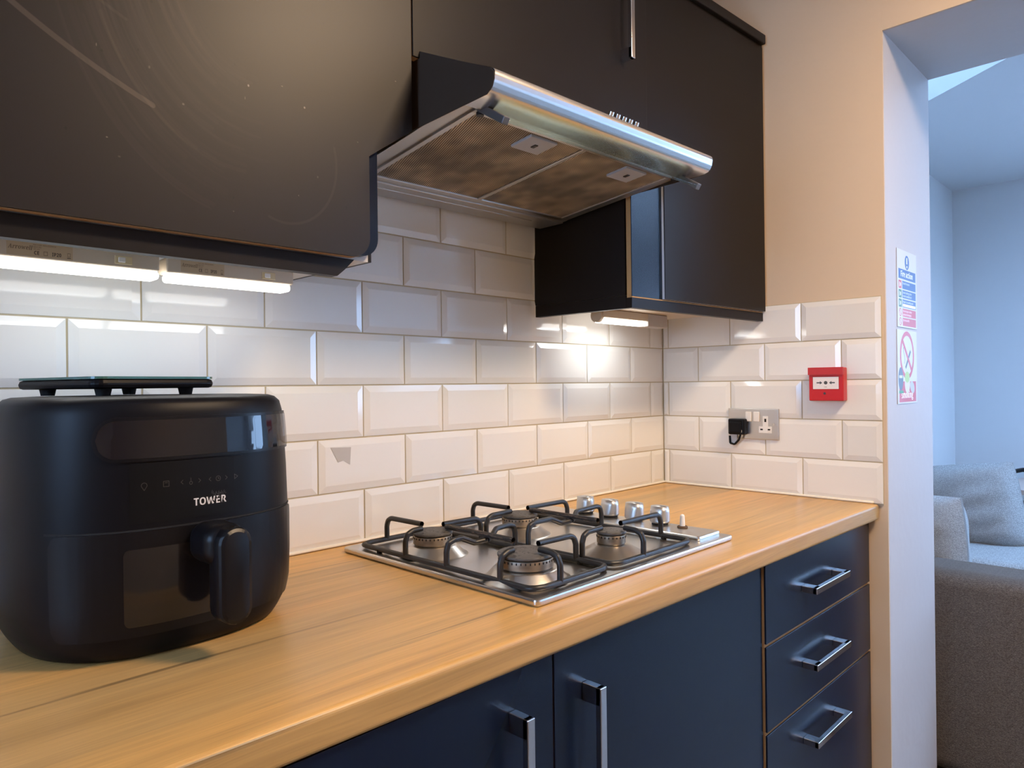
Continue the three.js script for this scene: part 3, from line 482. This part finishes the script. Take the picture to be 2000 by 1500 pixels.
{ const u = thing('kitchen_scale', 'flat black kitchen scale with green-tinted glass top lying on the air fryer', 'scale', [-1.56, WT + 0.2968, 0.13], 0.21);
  const w = 0.163, d = 0.205, pts = []; for (const [cx, cz, a0] of [[w / 2 - 0.015, d / 2 - 0.015, 0], [-w / 2 + 0.015, d / 2 - 0.015, 90], [-w / 2 + 0.015, -d / 2 + 0.015, 180], [w / 2 - 0.015, -d / 2 + 0.015, 270]]) for (let i = 0; i <= 5; i++) { const a = (a0 + 18 * i) * Math.PI / 180; pts.push([cx + Math.cos(a) * 0.015, cz + Math.sin(a) * 0.015]); }
  const layer = (k, y0, y1, bev) => { const g = extrude(pts.map(([x, z]) => [x * k, -z * k]), y1 - y0 - (bev ? 2 * bev : 0), bev); g.rotateX(-Math.PI / 2); return g.translate(0, y0 + bev, 0); };
  mesh('base', layer(1, 0.0085, 0.0205, 0.005), M.plasticBlack, u);
  mesh('glass_top', layer(0.995, 0.0205, 0.0235, 0), std([0.05, 0.14, 0.11], 0.08), u);
  for (const [x, z] of [[-0.055, 0.07], [0.055, 0.07], [-0.055, -0.07], [0.055, -0.07]]) mesh('foot', cyl(0.008, 0.010, 0.0095, x, 0, z, 16), M.void, u);
}

// ---------------------------------------------------------------- on the right wall
{ const u = thing('wall_socket', 'brushed steel double socket on the tiled end wall', 'socket', [0, 1.0885, 0.2915], -Math.PI / 2);
  mesh('plate', [bx(-0.073, 0.073, -0.0425, 0.0425, 0.0005, 0.0085, 0.002)], M.steel, u);
  for (const x of [-0.0115, 0.0115]) mesh('switch', bx(x - 0.0085, x + 0.0085, 0.0065, 0.0335, 0.008, 0.0125, 0.002), M.whitePlastic, u);
  const T = [[0.018, -0.024], [0.054, -0.024], [0.054, -0.006], [0.044, -0.006], [0.044, 0.022], [0.029, 0.022], [0.029, -0.006], [0.018, -0.006]];
  const o = mesh('outlet', extrude(T, 0.001).translate(0, 0, 0.0084), M.whitePlastic, u);
  mesh('slot', [bx(0.034, 0.039, 0.006, 0.015, 0.0092, 0.0098), bx(0.022, 0.029, -0.0165, -0.0125, 0.0092, 0.0098), bx(0.043, 0.050, -0.0165, -0.0125, 0.0092, 0.0098)], M.void, o);
  mesh('screw', cyl(0.0035, 0.0035, 0.0012, 0, 0, 0, 16).rotateX(Math.PI / 2).translate(0.060, 0.0, 0.0086), M.chrome, u);
}
{ const u = thing('power_plug', 'black power plug with white fuse dot pushed into the steel socket', 'plug', [0, 1.0885, 0.2915], -Math.PI / 2);
  mesh('plug_body', [bx(-0.063, -0.015, -0.030, 0.014, 0.0095, 0.031, 0.004), bx(-0.058, -0.022, -0.026, 0.006, 0.0285, 0.036, 0.006)], M.plasticBlack, u);
  mesh('fuse_dot', cyl(0.006, 0.006, 0.001, 0, 0, 0, 20).rotateX(Math.PI / 2).translate(-0.027, -0.020, 0.0312), M.whitePlastic, u);
  mesh('cable', rod([[-0.03, -0.028, 0.02], [-0.036, -0.045, 0.02], [-0.05, -0.058, 0.018], [-0.064, -0.055, 0.016], [-0.066, -0.035, 0.014]], 0.003, false, 30, 8), M.plasticBlack, u);
  mesh('tag', bx(-0.066, -0.045, -0.060, -0.028, 0.012, 0.013, 0.0004), std([0.55, 0.55, 0.56], 0.3), u);
}
{ const u = thing('fire_call_point', 'red break-glass fire alarm call point on the white tiles', 'call point', [0, 1.1965, 0.498], -Math.PI / 2);
  mesh('box', bx(-0.043, 0.043, -0.0425, 0.0425, 0.0035, 0.030, 0.003), M.red, u);
  const face = canvasTex(512, 512, (c, w, h) => {
    c.fillStyle = '#c5181c'; c.fillRect(0, 0, w, h);
    c.fillStyle = '#e8e4e4'; c.fillRect(52, 136, 404, 200);
    c.strokeStyle = '#8a1416'; c.lineWidth = 6; c.strokeRect(52, 136, 404, 200);
    c.fillStyle = '#4a4c50'; c.beginPath(); c.arc(254, 232, 28, 0, 7); c.fill();
    for (const s of [-1, 1]) { c.fillRect(254 + s * 112 - 30, 222, 60, 20); c.beginPath(); c.moveTo(254 + s * 52, 232); c.lineTo(254 + s * 90, 204); c.lineTo(254 + s * 90, 260); c.fill(); }
    c.font = '24px sans-serif'; c.fillText('FIRE', 228, 310);
    c.fillStyle = '#f2e9e6'; c.beginPath(); c.moveTo(200, 40); c.lineTo(232, 14); c.lineTo(262, 34); c.lineTo(290, 20); c.lineTo(306, 96); c.lineTo(214, 100); c.closePath(); c.fill();
    c.fillStyle = '#c5181c'; c.fillRect(238, 50, 40, 30);
    c.fillStyle = '#3a3030'; c.beginPath(); c.arc(236, 404, 20, 0, 7); c.fill();
  });
  mesh('face', new THREE.PlaneGeometry(0.082, 0.081).translate(0, 0, 0.0303), std([1, 1, 1], 0.25, { map: face }), u);
  mesh('cover', extrude([[-0.0435, 0.024], [0.0435, 0.024], [0.0435, 0.043], [-0.0435, 0.043]], 0.004).translate(0, 0, 0.0302), M.red, u);
}
function sign(w, h, draw, pos, label) {
  const u = thing('wall_sign', label, 'sign', pos); const W = 512, H = Math.round(512 * h / w);
  mesh('backing', bx(-w / 2, w / 2, -h / 2, h / 2, 0, 0.0012), M.white, u); mesh('print', new THREE.PlaneGeometry(w, h).translate(0, 0, 0.0014), std([1, 1, 1], 0.35, { map: canvasTex(W, H, draw) }), u); return u;
}
sign(0.17, 0.2, (c, w, h) => {
  c.fillStyle = '#d3d4e2'; c.fillRect(0, 0, w, h);
  c.fillStyle = '#1d4f9c'; c.beginPath(); c.arc(256, 88, 56, 0, 7); c.fill(); c.fillStyle = '#fff'; c.fillRect(244, 50, 24, 50); c.fillRect(244, 112, 24, 18);
  c.fillStyle = '#1d4f9c'; c.fillRect(36, 150, 446, 76); c.fillStyle = '#fff'; c.font = 'bold 62px sans-serif'; c.fillText('Fire action', 90, 208);
  const rows = [['#1d4f9c', 'Sound the alarm', '#c2323c'], ['#1d4f9c', 'Leave building by the|nearest available exit', '#1e6b52'], ['#1d4f9c', 'Report to assembly point|', '#1e6b52'], ['#c2323c', 'Do not stop to collect|personal belongings', '#fff'], ['#c2323c', 'Do not use lifts', '#fff']];
  rows.forEach(([f, t, ic], i) => { const y = 240 + i * 72; c.fillStyle = f; c.fillRect(130, y, 352, 62); c.fillStyle = '#fff'; c.font = '24px sans-serif'; t.split('|').forEach((l, k) => c.fillText(l, 142, y + 26 + k * 26)); if (i === 2) c.fillRect(140, y + 34, 334, 22);
    if (i < 3) { c.fillStyle = ic; c.fillRect(36, y, 74, 62); c.fillStyle = '#e8e8ee'; c.fillRect(56, y + 12, 14, 38); c.fillRect(76, y + 18, 16, 26); } else { c.strokeStyle = '#c2323c'; c.lineWidth = 7; c.beginPath(); c.arc(73, y + 31, 28, 0, 7); c.moveTo(53, y + 11); c.lineTo(93, y + 51); c.stroke(); } });
}, [0.178, 1.441, ZEND + 0.0002], 'blue and red Fire action notice on the white door reveal');
sign(0.17, 0.19, (c, w, h) => {
  c.fillStyle = '#d3d4e2'; c.fillRect(0, 0, w, h);
  c.strokeStyle = '#c2323c'; c.lineWidth = 34; c.beginPath(); c.ellipse(250, 196, 168, 172, 0, 0, 7); c.stroke();
  c.fillStyle = '#2e3c48'; c.save(); c.translate(270, 230); c.rotate(-0.8); c.fillRect(-90, -12, 190, 26); c.restore(); c.strokeStyle = '#2e3c48'; c.lineWidth = 8; c.beginPath(); c.moveTo(170, 130); c.bezierCurveTo(120, 170, 220, 190, 180, 260); c.stroke();
  c.strokeStyle = '#c2323c'; c.lineWidth = 34; c.beginPath(); c.moveTo(130, 76); c.lineTo(370, 316); c.stroke();
  c.fillStyle = '#c2323c'; c.fillRect(40, 400, 440, 160); c.fillStyle = '#fff'; c.font = 'bold 74px sans-serif'; c.fillText('smoking', 96, 530);
  c.fillStyle = '#4f5a6c'; c.beginPath(); c.ellipse(82, 380, 62, 90, 0, 0, 7); c.fill(); c.fillStyle = '#cfd3da'; c.fillRect(40, 352, 86, 22);
  c.fillStyle = '#2f8a4e'; c.fillRect(36, 470, 110, 22); c.fillStyle = '#d7d3cf'; c.beginPath(); c.ellipse(250, 410, 70, 84, 0, 0, 7); c.fill(); c.fillStyle = '#a9c95a'; c.beginPath(); c.ellipse(246, 366, 62, 44, 0, 0, 7); c.fill();
  c.fillStyle = '#b9bcc4'; c.beginPath(); c.ellipse(380, 446, 62, 44, 0.5, 0, 7); c.fill();
}, [0.172, 1.239, ZEND + 0.0002], 'no smoking sign partly covered by stickers on the white door reveal');
tag(mesh('sticker_residue', extrude([[-1.158, 1.0895], [-1.113, 1.0875], [-1.1155, 1.054], [-1.13, 1.063], [-1.142, 1.06]], 0.0004).translate(0, 0, 0.0031), std([0.50, 0.48, 0.45], 0.35)), 'torn scrap of clear sticker left on a white wall tile', 'sticker');

// ---------------------------------------------------------------- lounge furniture
function pillow(w, h, t, n = 18) {          // a stuffed cushion, w x h, thickness t
  const g = new THREE.BoxGeometry(w, h, t, n, n, 6), p = g.attributes.position;
  for (let i = 0; i < p.count; i++) { const x = p.getX(i) / (w / 2), y = p.getY(i) / (h / 2), z = p.getZ(i) / (t / 2); const e = (1 - Math.pow(Math.abs(x), 3.2)) * (1 - Math.pow(Math.abs(y), 3.2)); const k = 0.05 + 0.95 * Math.pow(Math.max(0, e), 0.5);
    const wr = 0.030 * (vnoise(x * 2.2 + y * 4 + 9, y * 2 - x * 1.5 + 9, 64, 64, 81) - 0.5) * e + 0.006 * Math.sin(x * 9 + y * 6) * e * (1 - e) * 4;
    p.setXYZ(i, p.getX(i) * (0.96 + 0.04 * (1 - y * y)), p.getY(i) * (0.95 + 0.05 * (1 - x * x)), z * (t / 2) * k + wr * Math.sign(z || 1)); }
  return fix2(g);
}
function fix2(g) { g.deleteAttribute('normal'); const uv = g.attributes.uv; g = mergeVertices(g, 1e-5); g.computeVertexNormals(); return g; }
{ const u = thing('sofa', 'grey-brown fabric corner sofa seen through the opening', 'sofa');
  mesh('arm', bx(0.585, 0.80, 0.0, 0.622, 0.16, 1.08, 0.05, 5), M.sofa, u);
  mesh('base', bx(0.79, 2.45, 0.06, 0.30, 0.14, 1.02, 0.02), M.sofa, u);
  mesh('back', bx(0.80, 2.46, 0.28, 0.70, 0.085, 0.24, 0.05, 4), M.sofa, u);
  mesh('end_back', bx(2.28, 2.46, 0.28, 0.60, 0.25, 1.1, 0.05, 4), M.sofa, u);
  mesh('seat_cushion', bx(0.835, 1.5, 0.30, 0.455, 0.25, 1.04, 0.05, 4), M.cushion, u);
  mesh('seat_cushion', bx(1.51, 2.27, 0.30, 0.465, 0.25, 1.06, 0.05, 4), M.cushion, u);
}
{ const c = tag(mesh('back_cushion', pillow(0.46, 0.34, 0.22), M.cushion), 'plump grey back cushion beside the sofa arm', 'cushion', 'loose cushions on the sofa'); c.position.set(1.06, 0.605, 0.375); c.rotation.set(0.06, 1.25, -0.10, 'YXZ'); }
{ const c = tag(mesh('back_cushion', pillow(0.56, 0.40, 0.26), M.cushion), 'large crumpled grey cushion slumped at the far end of the sofa', 'cushion', 'loose cushions on the sofa'); c.position.set(1.98, 0.60, 0.335); c.rotation.set(0.06, 1.45, -0.16, 'YXZ'); }
{ const u = thing('side_table', 'black tube framed table with pale top behind the sofa', 'table');
  mesh('frame', [rod([[2.60, 0.0, 0.30], [2.60, 0.645, 0.30], [2.615, 0.668, 0.303], [2.9, 0.668, 0.36], [3.2, 0.668, 0.42]], 0.013, false, 80, 8), rod([[3.2, 0.668, 0.42], [3.05, 0.668, 1.2], [3.05, 0.0, 1.2]], 0.013, false, 60, 8)], M.plasticBlack, u);
  mesh('top', prism([[2.63, 0.32], [3.18, 0.43], [3.04, 1.18], [2.52, 1.08]], 0.60, 0.625), std([0.62, 0.52, 0.47], 0.5), u);
  mesh('leg', bx(2.54, 2.57, 0, 0.60, 1.03, 1.06), M.plasticBlack, u); }

// ---------------------------------------------------------------- kitchen ceiling lamp (behind the camera's view)
{ const u = thing('ceiling_lamp', 'flush warm white ceiling lamp in the kitchen', 'lamp', [-0.75, CEIL, 1.5]);
  mesh('rim', new THREE.CylinderGeometry(0.21, 0.21, 0.02, 40).translate(0, -0.0105, 0), M.white, u);
  mesh('diffuser', new THREE.CylinderGeometry(0.195, 0.195, 0.003, 40).translate(0, -0.0222, 0), new THREE.MeshStandardMaterial({ color: 0xffffff, emissive: new THREE.Color().setRGB(...WARM), emissiveIntensity: 6 }), u); }

renderer.render(scene, camera);
